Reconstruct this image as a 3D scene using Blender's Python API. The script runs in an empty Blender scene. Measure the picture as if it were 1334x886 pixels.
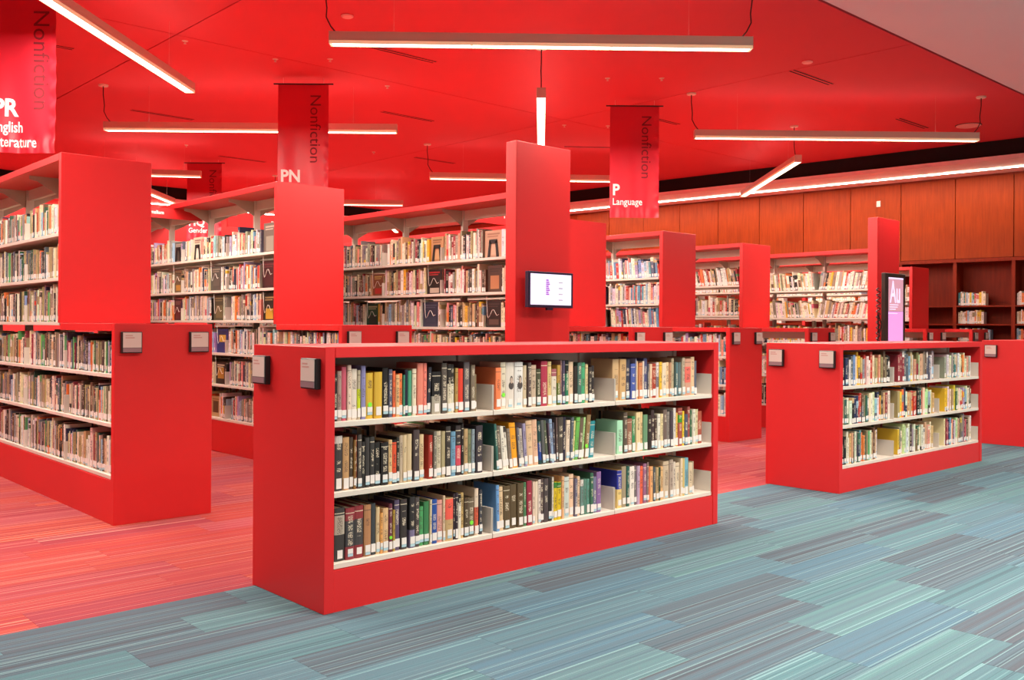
import bpy, math, random, colorsys
from mathutils import Vector, Matrix
random.seed(7)
SC = bpy.context.scene
COL = SC.collection
PI = math.pi

# ------------------------------------------------------------------ camera, world, large lights, exposure
EYE = 1.25
YAW = math.radians(47.356)          # heading of the view, measured from +X
FPX = 1226.98
cam_d = bpy.data.cameras.new('camera')
cam_d.sensor_fit = 'HORIZONTAL'; cam_d.sensor_width = 36.0
cam_d.lens = FPX / 1334 * 36.0
cam_d.shift_y = -(443 - 424.99) / 1334
cam_d.clip_start = 0.05; cam_d.clip_end = 200
cam = bpy.data.objects.new('camera', cam_d); COL.objects.link(cam)
fw = Vector((math.cos(YAW), math.sin(YAW), 0)); rt = Vector((math.sin(YAW), -math.cos(YAW), 0)); up = Vector((0, 0, 1))
roll = math.radians(0.3725)
X = rt * math.cos(roll) + up * math.sin(roll); Y = -rt * math.sin(roll) + up * math.cos(roll)
cam.matrix_world = Matrix(((X.x, Y.x, -fw.x, 0), (X.y, Y.y, -fw.y, 0), (X.z, Y.z, -fw.z, EYE), (0, 0, 0, 1)))
SC.camera = cam

W = bpy.data.worlds.new('world'); SC.world = W; W.use_nodes = True
W.node_tree.nodes['Background'].inputs[0].default_value = (1.0, 0.90, 0.80, 1)
W.node_tree.nodes['Background'].inputs[1].default_value = 0.22

def area_light(name, loc, rot, sx, sy, energy, color=(1, .9, .78), parent=None):
    d = bpy.data.lights.new(name, 'AREA'); d.shape = 'RECTANGLE'; d.size = sx; d.size_y = sy
    d.energy = energy; d.color = color
    o = bpy.data.objects.new(name, d); COL.objects.link(o); o.location = loc; o.rotation_euler = rot
    if parent: o.parent = parent
    return o

HALL_POWER = 195                     # ceiling lamps of the front hall, above and behind the camera
for x, y, k in ((3.7, 1.5, 1.0), (8.0, .9, 1.0), (12.6, 0.6, .5), (-.4, 2.1, .26), (1.6, -2.4, .8), (6.4, -2.4, .9), (11.0, -2.4, .6)):
    area_light('hall_ceiling_lamp', (x, y, 4.25), (0, 0, 0), 2.4, 1.2, HALL_POWER * k).data.spread = math.radians(142)
TUBE_POWER = 170                     # each suspended linear lamp
CEIL_FILL_POWER = 3  # added upward fill over each lamp, to brighten the red ceiling

SC.view_settings.view_transform = 'Standard'; SC.view_settings.look = 'None'
SC.view_settings.gamma = 1; SC.view_settings.use_curve_mapping = False
SC.view_settings.exposure = 0.10

# ------------------------------------------------------------------ helpers
def lin(h, k=1.0):
    def f(c): return c / 12.92 if c <= .04045 else ((c + .055) / 1.055) ** 2.4
    return tuple(f(k * int(h[i:i + 2], 16) / 255) for i in (0, 2, 4))

def mat(name, rgb, rough=.5, metal=0, emit=None, es=0, spec=.5):
    m = bpy.data.materials.new(name); m.use_nodes = True
    b = m.node_tree.nodes['Principled BSDF']
    b.inputs['Base Color'].default_value = (*rgb, 1); b.inputs['Roughness'].default_value = rough
    b.inputs['Metallic'].default_value = metal; b.inputs['Specular IOR Level'].default_value = spec
    if emit:
        b.inputs['Emission Color'].default_value = (*emit, 1); b.inputs['Emission Strength'].default_value = es
    return m

class N:                              # terse node builder
    def __init__(s, m): s.m = m; s.t = m.node_tree; s.bsdf = s.t.nodes['Principled BSDF']
    def new(s, typ, **kw):
        n = s.t.nodes.new('ShaderNode' + typ)
        for k, v in kw.items(): setattr(n, k, v)
        return n
    def link(s, a, b): s.t.links.new(a, b)
    def put(s, sock, v):
        if hasattr(v, 'is_output'): s.link(v, sock)
        else: sock.default_value = v
    def math(s, op, a, b=0.0, c=None):
        n = s.new('Math', operation=op); s.put(n.inputs[0], a); s.put(n.inputs[1], b)
        if c is not None: s.put(n.inputs[2], c)
        return n.outputs[0]
    def mix(s, f, a, b):
        n = s.new('Mix', data_type='RGBA'); s.put(n.inputs[0], f)
        s.put(n.inputs[6], a); s.put(n.inputs[7], b); return n.outputs[2]
    def comb(s, x, y, z=0.0):
        n = s.new('CombineXYZ'); s.put(n.inputs[0], x); s.put(n.inputs[1], y); s.put(n.inputs[2], z); return n.outputs[0]
    def sep(s, v):
        n = s.new('SeparateXYZ'); s.link(v, n.inputs[0]); return n.outputs
    def noise(s, vec, scale=1, detail=0, rough=.5):
        n = s.new('TexNoise'); n.inputs['Scale'].default_value = scale; n.inputs['Detail'].default_value = detail
        n.inputs['Roughness'].default_value = rough; s.link(vec, n.inputs['Vector']); return n.outputs[0]
    def ramp(s, f, lo, hi):
        n = s.new('MapRange'); n.clamp = True; s.put(n.inputs[0], f); s.put(n.inputs[1], lo); s.put(n.inputs[2], hi); return n.outputs[0]
    def bump(s, h, strength, dist=.002):
        n = s.new('Bump'); n.inputs['Strength'].default_value = strength; n.inputs['Distance'].default_value = dist
        s.link(h, n.inputs['Height']); s.link(n.outputs[0], s.bsdf.inputs['Normal'])

def red_material(name, rgb, rough, var=.05):
    m = mat(name, rgb, rough); n = N(m)
    pos = n.new('NewGeometry').outputs['Position']
    f = n.noise(pos, 1.7, 3)
    dark = tuple(c * (1 - var) for c in rgb); lite = tuple(min(1, c * (1 + var)) for c in rgb)
    n.link(n.mix(f, (*dark, 1), (*lite, 1)), n.bsdf.inputs['Base Color'])
    n.bump(n.noise(pos, 260, 1), .04, .001)
    return m

RED = red_material('red_laminate', (.66, .016, .018), .46)
RED_CEIL = red_material('red_ceiling_paint', (.60, .042, .053), .75, .03)
WHITE_CEIL = red_material('white_ceiling_paint', (.72, .68, .64), .8, .02)
STEEL = mat('beige_painted_steel', (.70, .63, .55), .45)
STEEL_SHADED = mat('beige_steel_shaded', (.48, .41, .33), .5)  # same beige steel, darkened and browned to carry the red bounce under canopies
BLACK = mat('black_plastic', (.012, .010, .010), .45)
DARKGAP = mat('black_recess', (.006, .004, .004), .9)
CARD = mat('pale_card', (.66, .56, .50), .6)
CARDLINE = mat('pink_card_print', (.56, .32, .28), .7)
CARDFOOT = mat('clear_acrylic_foot', (.30, .20, .22), .2)
LENS = mat('soffit_light_lens', (.9, .9, .85), .5, emit=(1, .84, .66), es=34)
HOUSING = mat('lamp_housing_beige', (.66, .54, .40), .5)
RAIL = mat('lamp_louvre_edge', (.8, .65, .45), .5, emit=(1, .60, .32), es=.4)
GLOW = mat('lamp_diffuser', (.9, .9, .85), .5, emit=(1, .86, .70), es=7)
CORD = mat('dark_cord', (.03, .008, .006), .6)
PAGES = mat('book_paper', (.62, .50, .34), .85)
LABEL = mat('white_call_label', (.80, .74, .70), .6)
LABEL_B = mat('blue_label_band', (.38, .56, .64), .6)
GREEN_DOT = mat('green_sticker', (.22, .78, .05), .6)
WIRE = mat('white_wire', (.80, .74, .66), .35)
INK_W = mat('white_lettering', (.95, .84, .80), .6)
INK_D = mat('dark_red_lettering', (.16, .004, .012), .7)
SALMON = mat('soffit_paint', (.90, .80, .72), .7)

def wood(name, rgb):
    m = mat(name, rgb, .55, spec=.2); n = N(m)
    co = n.new('TexCoord').outputs['Object']; x, y, z = n.sep(co)
    oi = n.new('ObjectInfo').outputs['Random']
    v = n.comb(n.math('ADD', n.math('MULTIPLY', x, 16), n.math('MULTIPLY', oi, 50)), n.math('MULTIPLY', y, 16), n.math('MULTIPLY', z, 1.1))
    g = n.noise(v, 1.6, 5, .62)
    blot = n.noise(n.comb(x, n.math('ADD', y, n.math('MULTIPLY', oi, 9)), z), 2.2, 2)
    f = n.math('ADD', n.math('MULTIPLY', g, .7), n.math('MULTIPLY', blot, .3))
    n.link(n.mix(n.ramp(f, .3, .7), (*[c * .72 for c in rgb], 1), (*[min(1, c * 1.22) for c in rgb], 1)), n.bsdf.inputs['Base Color'])
    return m
WOOD = wood('cherry_veneer', (.29, .036, .002))
WOOD_D = wood('cherry_case_wood', (.22, .018, .002))

def carpet(name, streak, dark):
    m = mat(name, (.3, .3, .3), .95, spec=.1); n = N(m)
    oi = n.new('ObjectInfo'); base = oi.outputs['Color']; rnd = oi.outputs['Random']
    x, y, z = n.sep(n.new('NewGeometry').outputs['Position'])
    ro = n.math('MULTIPLY', rnd, 61)
    broad = n.noise(n.comb(n.math('ADD', n.math('MULTIPLY', x, .10), ro), n.math('MULTIPLY', y, 30)), 1, 2)
    fine = n.noise(n.comb(n.math('ADD', n.math('MULTIPLY', x, .16), ro), n.math('MULTIPLY', y, 105)), 1, 1)
    fuzz = n.noise(n.comb(n.math('MULTIPLY', x, 260), n.math('MULTIPLY', y, 260)), 1, 1)
    c1 = n.mix(n.ramp(broad, .32, .68), base, dark)
    c2 = n.mix(n.math('MULTIPLY', n.ramp(fine, .60, .68), .62), c1, streak)
    c3 = n.mix(n.math('MULTIPLY', n.ramp(fine, .40, .32), .55), c2, (*[c * .45 for c in dark[:3]], 1))
    c4 = n.mix(n.math('MULTIPLY', n.ramp(fuzz, .35, .75), .35), c3, (*[c * .5 for c in dark[:3]], 1))
    n.link(c4, n.bsdf.inputs['Base Color'])
    n.bump(n.math('ADD', fine, n.math('MULTIPLY', fuzz, .6)), .35, .004)
    return m
CARPET_B = carpet('blue_carpet', (*lin('94bcc0', .92), 1), (*lin('5f7684', .92), 1))
CARPET_R = carpet('red_carpet', (*lin('f0b09c', .95), 1), (*lin('a8444c', .95), 1))

def book_material():
    m = mat('book_cloth_and_print', (.5, .5, .5), .55); n = N(m)
    def at(nm): return n.new('Attribute', attribute_name=nm)
    c = at('Col').outputs['Color']; c2 = at('Col2').outputs['Color']; pr = at('Prm').outputs['Vector']
    v0, v1, seed = n.sep(pr)
    u, v, _ = n.sep(n.new('UVMap', uv_map='UVMap').outputs[0]); mu, mv, _ = n.sep(n.new('UVMap', uv_map='UVM').outputs[0])
    band = n.math('MULTIPLY', n.math('GREATER_THAN', v, v0), n.math('LESS_THAN', v, v1))
    base = n.mix(band, c, c2)
    bw = n.new('RGBToBW'); n.link(base, bw.inputs[0]); lum = bw.outputs[0]
    r1 = n.math('FRACT', n.math('MULTIPLY', seed, 7.31)); r2 = n.math('FRACT', n.math('MULTIPLY', seed, 13.7))
    lo = n.math('ADD', .24, n.math('MULTIPLY', r1, .2)); hi = n.math('ADD', .72, n.math('MULTIPLY', r2, .2))
    mv_ = n.math('MULTIPLY', n.math('GREATER_THAN', v, lo), n.math('LESS_THAN', v, hi))
    mu_ = n.math('LESS_THAN', n.math('ABSOLUTE', n.math('SUBTRACT', u, .5)), .26)
    ink = n.noise(n.comb(n.math('MULTIPLY', mu, 190), n.math('MULTIPLY', mv, 260), n.math('MULTIPLY', seed, 91)), 1, 1)
    word = n.noise(n.comb(0.0, n.math('MULTIPLY', mv, 30), n.math('MULTIPLY', seed, 37)), 1, 0)
    txt = n.math('MULTIPLY', n.math('GREATER_THAN', ink, .50), n.math('GREATER_THAN', word, .44))
    txt = n.math('MULTIPLY', txt, n.math('MULTIPLY', mv_, mu_))
    txt = n.math('MULTIPLY', txt, n.math('MULTIPLY', n.math('GREATER_THAN', seed, .12), .72))
    rule = n.math('MULTIPLY', n.math('LESS_THAN', n.math('ABSOLUTE', n.math('SUBTRACT', v, .9)), .008), n.math('GREATER_THAN', seed, .6))
    f = n.math('MAXIMUM', txt, n.math('MULTIPLY', rule, .8))
    inkc = n.mix(n.math('LESS_THAN', lum, .20), (.09, .05, .04, 1), (.80, .68, .50, 1))
    n.link(n.mix(f, base, inkc), n.bsdf.inputs['Base Color'])
    return m
BOOK = book_material()

def mesh_obj(name, verts, faces, m=None, parent=None, loc=(0, 0, 0), smooth=False):
    me = bpy.data.meshes.new(name); me.from_pydata(verts, [], faces); me.update()
    if m: me.materials.append(m)
    if smooth: me.polygons.foreach_set('use_smooth', [True] * len(me.polygons))
    o = bpy.data.objects.new(name, me); COL.objects.link(o); o.location = loc
    if parent: o.parent = parent
    return o

BOXF = [(0, 3, 2, 1), (4, 5, 6, 7), (0, 1, 5, 4), (1, 2, 6, 5), (2, 3, 7, 6), (3, 0, 4, 7)]
def boxv(x0, x1, y0, y1, z0, z1):
    return [(x0, y0, z0), (x1, y0, z0), (x1, y1, z0), (x0, y1, z0), (x0, y0, z1), (x1, y0, z1), (x1, y1, z1), (x0, y1, z1)]
def box(name, b, m, parent=None, bev=0.0):
    """a box with chamfered edges (24 corner points) when bev > 0"""
    x0, x1, y0, y1, z0, z1 = b
    if bev <= 0 or min(x1 - x0, y1 - y0, z1 - z0) < bev * 2.5:
        return mesh_obj(name, boxv(*b), BOXF, m, parent)
    import bmesh
    bm = bmesh.new(); vs = [bm.verts.new(v) for v in boxv(*b)]
    for f in BOXF: bm.faces.new([vs[i] for i in f])
    bmesh.ops.bevel(bm, geom=bm.edges[:], offset=bev, segments=1, affect='EDGES')
    me = bpy.data.meshes.new(name); bm.to_mesh(me); bm.free(); me.materials.append(m)
    o = bpy.data.objects.new(name, me); COL.objects.link(o)
    if parent: o.parent = parent
    return o
def empty(name, loc, rz=0.0):
    o = bpy.data.objects.new(name, None); COL.objects.link(o); o.location = loc; o.rotation_euler = (0, 0, rz)
    o.empty_display_size = .1; return o
def tag(o, label=None, cat=None, group=None, kind=None):
    if label: o['label'] = label
    if cat: o['category'] = cat
    if group: o['group'] = group
    if kind: o['kind'] = kind
    return o
def tube(name, pts, r, m, parent=None, n=6, cyclic=False):
    vs = []; fs = []; P = [Vector(p) for p in pts]; k = len(P)
    for i, p in enumerate(P):
        t = (P[min(i + 1, k - 1)] - P[max(i - 1, 0)]).normalized()
        a = t.orthogonal().normalized() if i == 0 else (a - t * a.dot(t)).normalized()
        b = t.cross(a)
        for j in range(n):
            an = 2 * PI * j / n; vs.append(tuple(p + a * math.cos(an) * r + b * math.sin(an) * r))
    for i in range(k - 1):
        for j in range(n):
            fs.append((i * n + j, i * n + (j + 1) % n, (i + 1) * n + (j + 1) % n, (i + 1) * n + j))
    fs.append(tuple(range(n - 1, -1, -1))); fs.append(tuple((k - 1) * n + j for j in range(n)))
    return mesh_obj(name, vs, fs, m, parent, smooth=True)
def lathe(name, prof, m, parent=None, loc=(0, 0, 0), n=20):
    vs = []; fs = []
    for r, z in prof:
        for j in range(n): vs.append((r * math.cos(2 * PI * j / n), r * math.sin(2 * PI * j / n), z))
    for i in range(len(prof) - 1):
        for j in range(n): fs.append((i * n + j, i * n + (j + 1) % n, (i + 1) * n + (j + 1) % n, (i + 1) * n + j))
    fs.append(tuple(range(n))); fs.append(tuple(range((len(prof) - 1) * n, len(prof) * n)))
    return mesh_obj(name, vs, fs, m, parent, loc)
def prism(name, poly, z0, z1, m, parent=None):
    k = len(poly); vs = [(x, y, z0) for x, y in poly] + [(x, y, z1) for x, y in poly]
    fs = [tuple(range(k - 1, -1, -1)), tuple(range(k, 2 * k))] + [(i, (i + 1) % k, k + (i + 1) % k, k + i) for i in range(k)]
    return mesh_obj(name, vs, fs, m, parent)
def lettering(name, txt, size, m, parent, fn, align='LEFT', depth=.0008, bold=0.0, sx=1.0):
    """flat print: the outline of a line of text, every point placed by fn(x, y) -> (x, y, z)"""
    cu = bpy.data.curves.new('print', 'FONT'); cu.body = txt; cu.size = size; cu.align_x = align
    cu.extrude = depth; cu.offset = bold; cu.resolution_u = 3
    o = bpy.data.objects.new('print', cu); COL.objects.link(o)
    dg = bpy.context.evaluated_depsgraph_get(); dg.update()
    me = bpy.data.meshes.new_from_object(o.evaluated_get(dg), depsgraph=dg)
    bpy.data.objects.remove(o); bpy.data.curves.remove(cu)
    for v in me.vertices:
        p = fn(v.co.x * sx, v.co.y); d = v.co.z
        v.co = Vector((p[0], p[1] - d - .0008, p[2]))
    me.materials.clear(); me.materials.append(m); me.name = name
    r = bpy.data.objects.new(name, me); COL.objects.link(r)
    if parent: r.parent = parent
    return r
# ------------------------------------------------------------------ setting: floor with loose-laid carpet planks
def S(o): return tag(o, kind='structure')
EDGE_Y = 4.15                         # line where the blue carpet meets the red
BLUE = ['5d858c', '678f92', '5e626c', '565b64', '5c7f94', '628694', '608890', '5b5f68']
REDS = ['cf5c58', 'c6585c', 'b44c58', 'd8604e', 'c66068', 'b25462', 'd8543e']
def floor_part(name, x0, x1, y0, y1, m, rgb, cells, tones, k=.91):
    f = box(name, (x0, x1, y0, y1, -.20, -.006), m); S(f); f.color = (*lin(rgb), 1)
    me = None
    for cx, cy in cells:
        if me is None:
            o = box('carpet_plank', (0, .999, 0, .2492, -.0065, 0), m, f); me = o.data
        else:
            o = bpy.data.objects.new('carpet_plank', me); COL.objects.link(o); o.parent = f
        o.location = (cx, cy, 0); o.color = (*lin(random.choice(tones), k), 1)
    return f
cells = []
for r in range(24):
    y = EDGE_Y - .25 * (r + 1); off = (r * .37 + (r % 3) * .31) % 1.0
    x_lo = max(-.6, .2 + (4.15 - y) * .05); x_hi = 1.2 + (y + .2) * 2.65 + 1.5
    x = -1 + off
    while x < min(x_hi, 12.2):
        if x > x_lo - 1.0 and (x + .55) ** 2 + (y + .1) ** 2 > 6: cells.append((x, y))
        x += 1.0
floor_part('floor', -9, 20, -8, EDGE_Y, CARPET_B, '7f9aa0', cells[:300], BLUE)
cells = []
for r in range(18):
    y = EDGE_Y + .25 * r; off = (r * .41 + (r % 2) * .27) % 1.0
    x = -.8 + off
    while x < 11.4:
        if not (y > 7.6 and x > 5.5): cells.append((x, y))
        x += 1.0
floor_part('floor', -9, 20, EDGE_Y, 23, CARPET_R, 'd9605a', cells[:300], REDS, .84)

# ceiling: red plaster boards with open joints, a dark plenum above, and the white ceiling of the hall
CZ = 4.28
def edge_x(y): return 15.972 + (y - 5.465) * (15.227 - 15.972) / (14.614 - 5.465)
ceil = box('ceiling', (-9, 20, 4.49, 23, CZ + .13, CZ + .30), DARKGAP); S(ceil)
J = .007
for xa, xb in ((-8.5, 4.08), (4.08, 9.9), (9.9, None)):
    for ya, yb in ((4.5, 9.65), (9.65, 20.5)):
        A, B = (ya, ya + J)[ya > 5], (yb - J, yb)[yb > 20]
        if xb: poly = [(xa + J, A), (xb - J, A), (xb - J, B), (xa + J, B)]
        else: poly = [(xa + J, A), (edge_x(A), A), (edge_x(B), B), (xa + J, B)]
        prism('ceiling_panel', poly, CZ, CZ + .12, RED_CEIL, ceil)
hall_ceil = prism('ceiling', [(-9, -8), (20, -8), (20, 4.482), (-9, 4.482)], CZ + .010, CZ + .3, WHITE_CEIL); S(hall_ceil)

# walls
P0 = Vector((16.454, 15.786)); WD = Vector((.091, -.99585)); WN = Vector((-.99585, -.091))    # right wall line and its inward normal
def wall_pt(d, off=0.0): q = P0 + WD * d + WN * off; return (q.x, q.y)
d0, d1 = -6.2, 14.5
wr = prism('wall_right', [wall_pt(d0, -.45), wall_pt(d1, -.45), wall_pt(d1, -.6), wall_pt(d0, -.6)], -.006, 4.6, WOOD_D); S(wr)
PITCH = .9557
ANG = math.atan2(WD.y, WD.x)
pm = None
for k in range(-6, 13):
    d = 1.14 + PITCH * k
    if pm is None:
        o = box('wood_panel', (.006, PITCH - .006, 0, .03, 2.505, 3.93), WOOD, wr, .003); pm = o.data
    else:
        o = bpy.data.objects.new('wood_panel', pm); COL.objects.link(o); o.parent = wr
    x, y = wall_pt(d); o.location = (x, y, 0); o.rotation_euler = (0, 0, ANG)
prism('panel_backing', [wall_pt(d0, -.032), wall_pt(d1, -.032), wall_pt(d1, -.45), wall_pt(d0, -.45)], 2.52, 4.6, WOOD_D, wr)
S(prism('wall_back', [(-9, 21.9), (20, 21.9), (20, 22.1), (-9, 22.1)], -.006, 4.6, RED))
S(prism('wall_left', [(-9, -8), (-9, 22), (-9.2, 22), (-9.2, -8)], -.006, 4.6, RED))
# soffits with their light slots, and the black reveal above
se = lambda y: (edge_x(y) - .02, y)
S(prism('trim_1', [(se(5 - 9)[0], -4), wall_pt(19.9, .0), wall_pt(-6.2, 0), (edge_x(21.9), 21.9), se(20.5)], 3.965, 4.03, SALMON))
S(prism('trim_2', [(-9, 20.48), (edge_x(20.5) + .1, 20.48), (edge_x(20.5) + .1, 21.9), (-9, 21.9)], 3.965, 4.03, SALMON))
S(prism('trim_3', [(edge_x(-4) + .05, -4), (edge_x(20.5) + .05, 20.5), (edge_x(20.5) + .12, 20.5), (edge_x(-4) + .12, -4)], 4.03, CZ + .2, DARKGAP))
S(prism('trim_4', [(-9, 20.56), (edge_x(20.5) + .1, 20.56), (edge_x(20.5) + .1, 20.62), (-9, 20.62)], 4.03, CZ + .2, DARKGAP))
def soffit_strip(pts, label):
    root = empty('soffit_light', (0, 0, 0)); tag(root, label, 'light')
    (xa, ya), (xb, yb) = pts; a = Vector((xa, ya)); b = Vector((xb, yb)); t = (b - a).normalized(); n = Vector((-t.y, t.x)) * .019
    prism('diffuser', [tuple(a - n), tuple(b - n), tuple(b + n), tuple(a + n)], 3.945, 3.970, LENS, root)
    for s in (-1, 1):
        prism('frame', [tuple(a + n * s), tuple(b + n * s), tuple(b + n * s * 1.25), tuple(a + n * s * 1.25)], 3.958, 3.970, HOUSING, root)
    mid = (a + b) / 2
    area_light('strip_lamp', (mid.x, mid.y, 3.93), (0, 0, math.atan2(t.y, t.x)), (b - a).length, .05, 10 * (b - a).length, parent=root)
soffit_strip([(15.86, 15.7), (16.77, 5.4)], 'long thin light line in the soffit above the wood panelling')
soffit_strip([(2.0, 21.05), (15.3, 21.05)], 'thin light line in the soffit of the far red wall')

# ------------------------------------------------------------------ book stacks
class Frame:
    """local s runs along the unit, t into its depth from the near long face"""
    def __init__(f, axis): f.axis = axis
    def b(f, s0, s1, t0, t1, z0, z1): return (s0, s1, t0, t1, z0, z1) if f.axis == 'X' else (t0, t1, s0, s1, z0, z1)
    def p(f, s, t, z): return (s, t, z) if f.axis == 'X' else (t, s, z)
ROWS = []                             # (frame, origin, s0, s1, zb, D, headroom, key) every shelf to be filled with books
TOPT = .048; EP = .05
def sign_holder(root, fr, D, face, z, e0, e1):
    """acrylic sign holder on an end panel: dark back plate, card, acrylic foot. face: s of the end plane (looking toward -s)"""
    h = box('sign_holder', fr.b(face - .028, face, e0 - .007, e1 + .007, z - .007, z + .127), BLACK, root, .003)
    box('card', fr.b(face - .031, face - .028, e0, e1, z + .028, z + .122), CARD, h)
    box('acrylic_foot', fr.b(face - .032, face - .028, e0, e1, z, z + .026), CARDFOOT, h)
    w = e1 - e0; L = fr.axis == 'X'
    for k, (a, bb) in enumerate(((.12, .52), (.12, .62))):
        a, bb = ((1 - bb, 1 - a) if L else (a, bb))
        box('printed_line', fr.b(face - .0315, face - .031, e0 + w * a, e0 + w * bb, z + .100 - k * .014, z + .107 - k * .014), CARDLINE, h)

def bracket(fr, s, t0, t1, z0, z1, parent, name='end_plate', m=None, th=.0016, slope=.0):
    """a thin steel plate standing across the shelf, its front upper corner cut away"""
    prof = [(t0, z0), (t1, z0), (t1, z1), (t0, z1)] if not slope else [(t0, z1 - .028), (t0 + (t1 - t0) * .25, z1 - .04), (t1, z0), (t1, z1), (t0, z1)]
    k = len(prof); vs = [fr.p(s - th, t, z) for t, z in prof] + [fr.p(s + th, t, z) for t, z in prof]
    fs = [tuple(range(k)), tuple(range(2 * k - 1, k - 1, -1))] + [(i, k + i, k + (i + 1) % k, (i + 1) % k) for i in range(k)]
    return mesh_obj(name, vs, fs, m or STEEL, parent)

def stack(name, label, group, x0, y0, axis, D, bays, low_z, ztop, low_len=None, zs=(), z_tall=None, plates=True, key='', far_panel=True, cat='bookcase', kick=None, end_lip=0.0):
    """double-sided steel shelving cased in red: bays = list of (s0, s1); zs = lower edge of every shelf; low_len: where the tall part begins (None: low all along)"""
    root = empty(name, (x0, y0, 0)); tag(root, label, cat, group)
    fr = Frame(axis); end = bays[-1][1]; L = end + EP
    tall_from = low_len
    kick = kick or zs[0] - .003
    low_end = L if tall_from is None else tall_from
    if tall_from is None or tall_from > .2:
        box('end_panel', fr.b(0, EP, -end_lip, D + end_lip, 0, low_z), RED, root, .002)
        box('top_panel', fr.b(EP + .001, low_end - (EP + .001 if tall_from is None else 0), 0, D, low_z - TOPT, low_z), RED, root, .002)
        for e0, e1 in (((.07, .24), (.76, .93)) if axis == 'Y' else ((.065, .235), (.755, .925))):
            w = .113; c = (e0 + e1) / 2 * D
            sign_holder(root, fr, D, 0, low_z - .178, c - w / 2, c + w / 2)
    if tall_from is not None:
        a = tall_from
        box('end_panel', fr.b(a, a + EP, 0, D, low_z + .001 if a > .2 else 0, z_tall), RED, root, .002)
        box('top_panel', fr.b(a + EP + .001, L - EP - .001, 0, D, z_tall - .05, z_tall), RED, root, .002)
        box('end_panel', fr.b(L - EP, L, 0, D, 0, z_tall), RED, root, .002)
    elif far_panel:
        box('end_panel', fr.b(L - EP, L, -end_lip, D + end_lip, 0, low_z - .0), RED, root, .002)
    box('base_panel', fr.b(EP + .001, L - EP - .001, .004, .022, 0, kick), RED, root)
    box('base_panel', fr.b(EP + .001, L - EP - .001, D - .022, D - .004, 0, kick), RED, root)
    for i, (a, b) in enumerate(bays):
        tall = tall_from is not None and b > tall_from + .2
        a_up = max(a, (tall_from or 0) + EP + .002) if tall else a
        zcap = (z_tall - .05) if tall else low_z - TOPT
        posts = [a + .018] if i else []
        if tall_from and i == 1: posts = [tall_from + EP + .03, ]
        for s in posts + ([b - .018] if i == len(bays) - 1 else []):
            p = box('post', fr.b(s - .016, s + .016, D / 2 - .03, D / 2 + .03, 0, zcap), STEEL, root)
            if tall:
                bracket(fr, s, .05, D / 2 - .03, zcap - .15, zcap - .004, root, 'canopy_bracket', STEEL_SHADED, .002, .115)
                bracket(fr, s, D - .05, D / 2 + .03, zcap - .15, zcap - .004, root, 'canopy_bracket', STEEL_SHADED, .002, .115)
        box('top_rail', fr.b(a_up + .005, b - .005, D / 2 - .018, D / 2 + .018, zcap - .092 if tall else zcap - .085, zcap - .002), STEEL, root)
        for j, z in enumerate(zs):
            if z > zcap - .2: continue
            aa = a_up if z > low_z - .06 else a
            for side in (0, 1):
                t0, t1 = (.012, .285) if not side else (D - .012, D - .285)
                q0, q1 = min(t0, t1), max(t0, t1)
                sh = box('shelf', fr.b(aa + .002, b - .002, q0, q1, z, z + .024), STEEL, root, .0015)
                if plates and (not side):
                    for s in (aa + .004, b - .004):
                        bracket(fr, s, .016, .27, z + .0245, z + .152, sh)
            nxt = min([q for q in zs if q > z + .1 and q < zcap - .2] + [zcap])
            ROWS.append(dict(fr=fr, o=(x0, y0), s0=aa + .008, s1=b - .008, z=z + .0245, D=D, head=nxt - z - .03, key=key, lvl=j, bay=i, bot=(z == zs[0])))
    return root

GRP_TALL = 'tall book stacks in the red carpet aisles'
bay = lambda s0, w, n: [(s0 + w * i, s0 + w * (i + 1)) for i in range(n)]
F_BAYS = [(.05, .979), (.979, 1.906), (1.906, 2.835)]
stack('bookcase', 'low red bookcase nearest the camera, long side of books facing the blue carpet', 'low red bookcases across the aisle ends', 2.156, 3.526, 'X', .647, F_BAYS, 1.155, None, None, (.184, .495, .803), key='F', end_lip=0)
stack('bookcase', 'low red bookcase beyond the nearest one, in front of the tall dark Au display', 'low red bookcases across the aisle ends', 6.634, 3.549, 'X', .635, [(.05, .918), (.918, 1.787), (1.787, 2.655)], 1.131, None, None, (.178, .484, .782), key='R')
stack('bookcase', 'low red bookcase of which only the blank end shows at the right edge', 'low red bookcases across the aisle ends', 10.80, 3.49, 'X', .62, [(.05, .918), (.918, 1.787), (1.787, 2.655)], 1.131, None, None, (.178, .484, .782), key='R2', plates=False)
YZ = (.275, .60, .91, 1.235, 1.55, 1.865)
stack('book_stack', 'leftmost book stack with low red end in front of its tall red end panel', GRP_TALL, 2.133, 5.935, 'Y', .634, bay(.05, .944, 6), 1.251, None, 1.035, YZ, 2.445, key='L')
stack('book_stack', 'second book stack from left, with hanging Journalism sign and tall end panel below PN banner', GRP_TALL, 4.145, 6.528, 'Y', .70, bay(.05, 1.03, 5), 1.252, None, 1.08, (.305, .635, .945, 1.265, 1.56, 1.887), 2.53, key='M')
stack('book_stack', 'tall book stack running up to the red fin that carries the white monitor', GRP_TALL, 5.45, 5.93, 'Y', .634, bay(.05, .944, 6), 1.25, None, 0.0, (.275, .60, .91, 1.215, 1.525, 1.83), 2.40, key='N')
stack('book_stack', 'book stack just right of the monitor fin, hidden but for its two end panels', GRP_TALL, 7.055, 5.935, 'Y', .634, bay(.05, .944, 6), 1.25, None, .91, YZ, 2.375, plates=False, key='O')
stack('book_stack', 'book stack with tall end panel right of and below the Language banner', GRP_TALL, 8.69, 5.935, 'Y', .634, bay(.05, .944, 4), 1.25, None, .925, (.275, .60, .91, 1.215, 1.50, 1.81), 2.37, plates=False, key='P')
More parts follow.
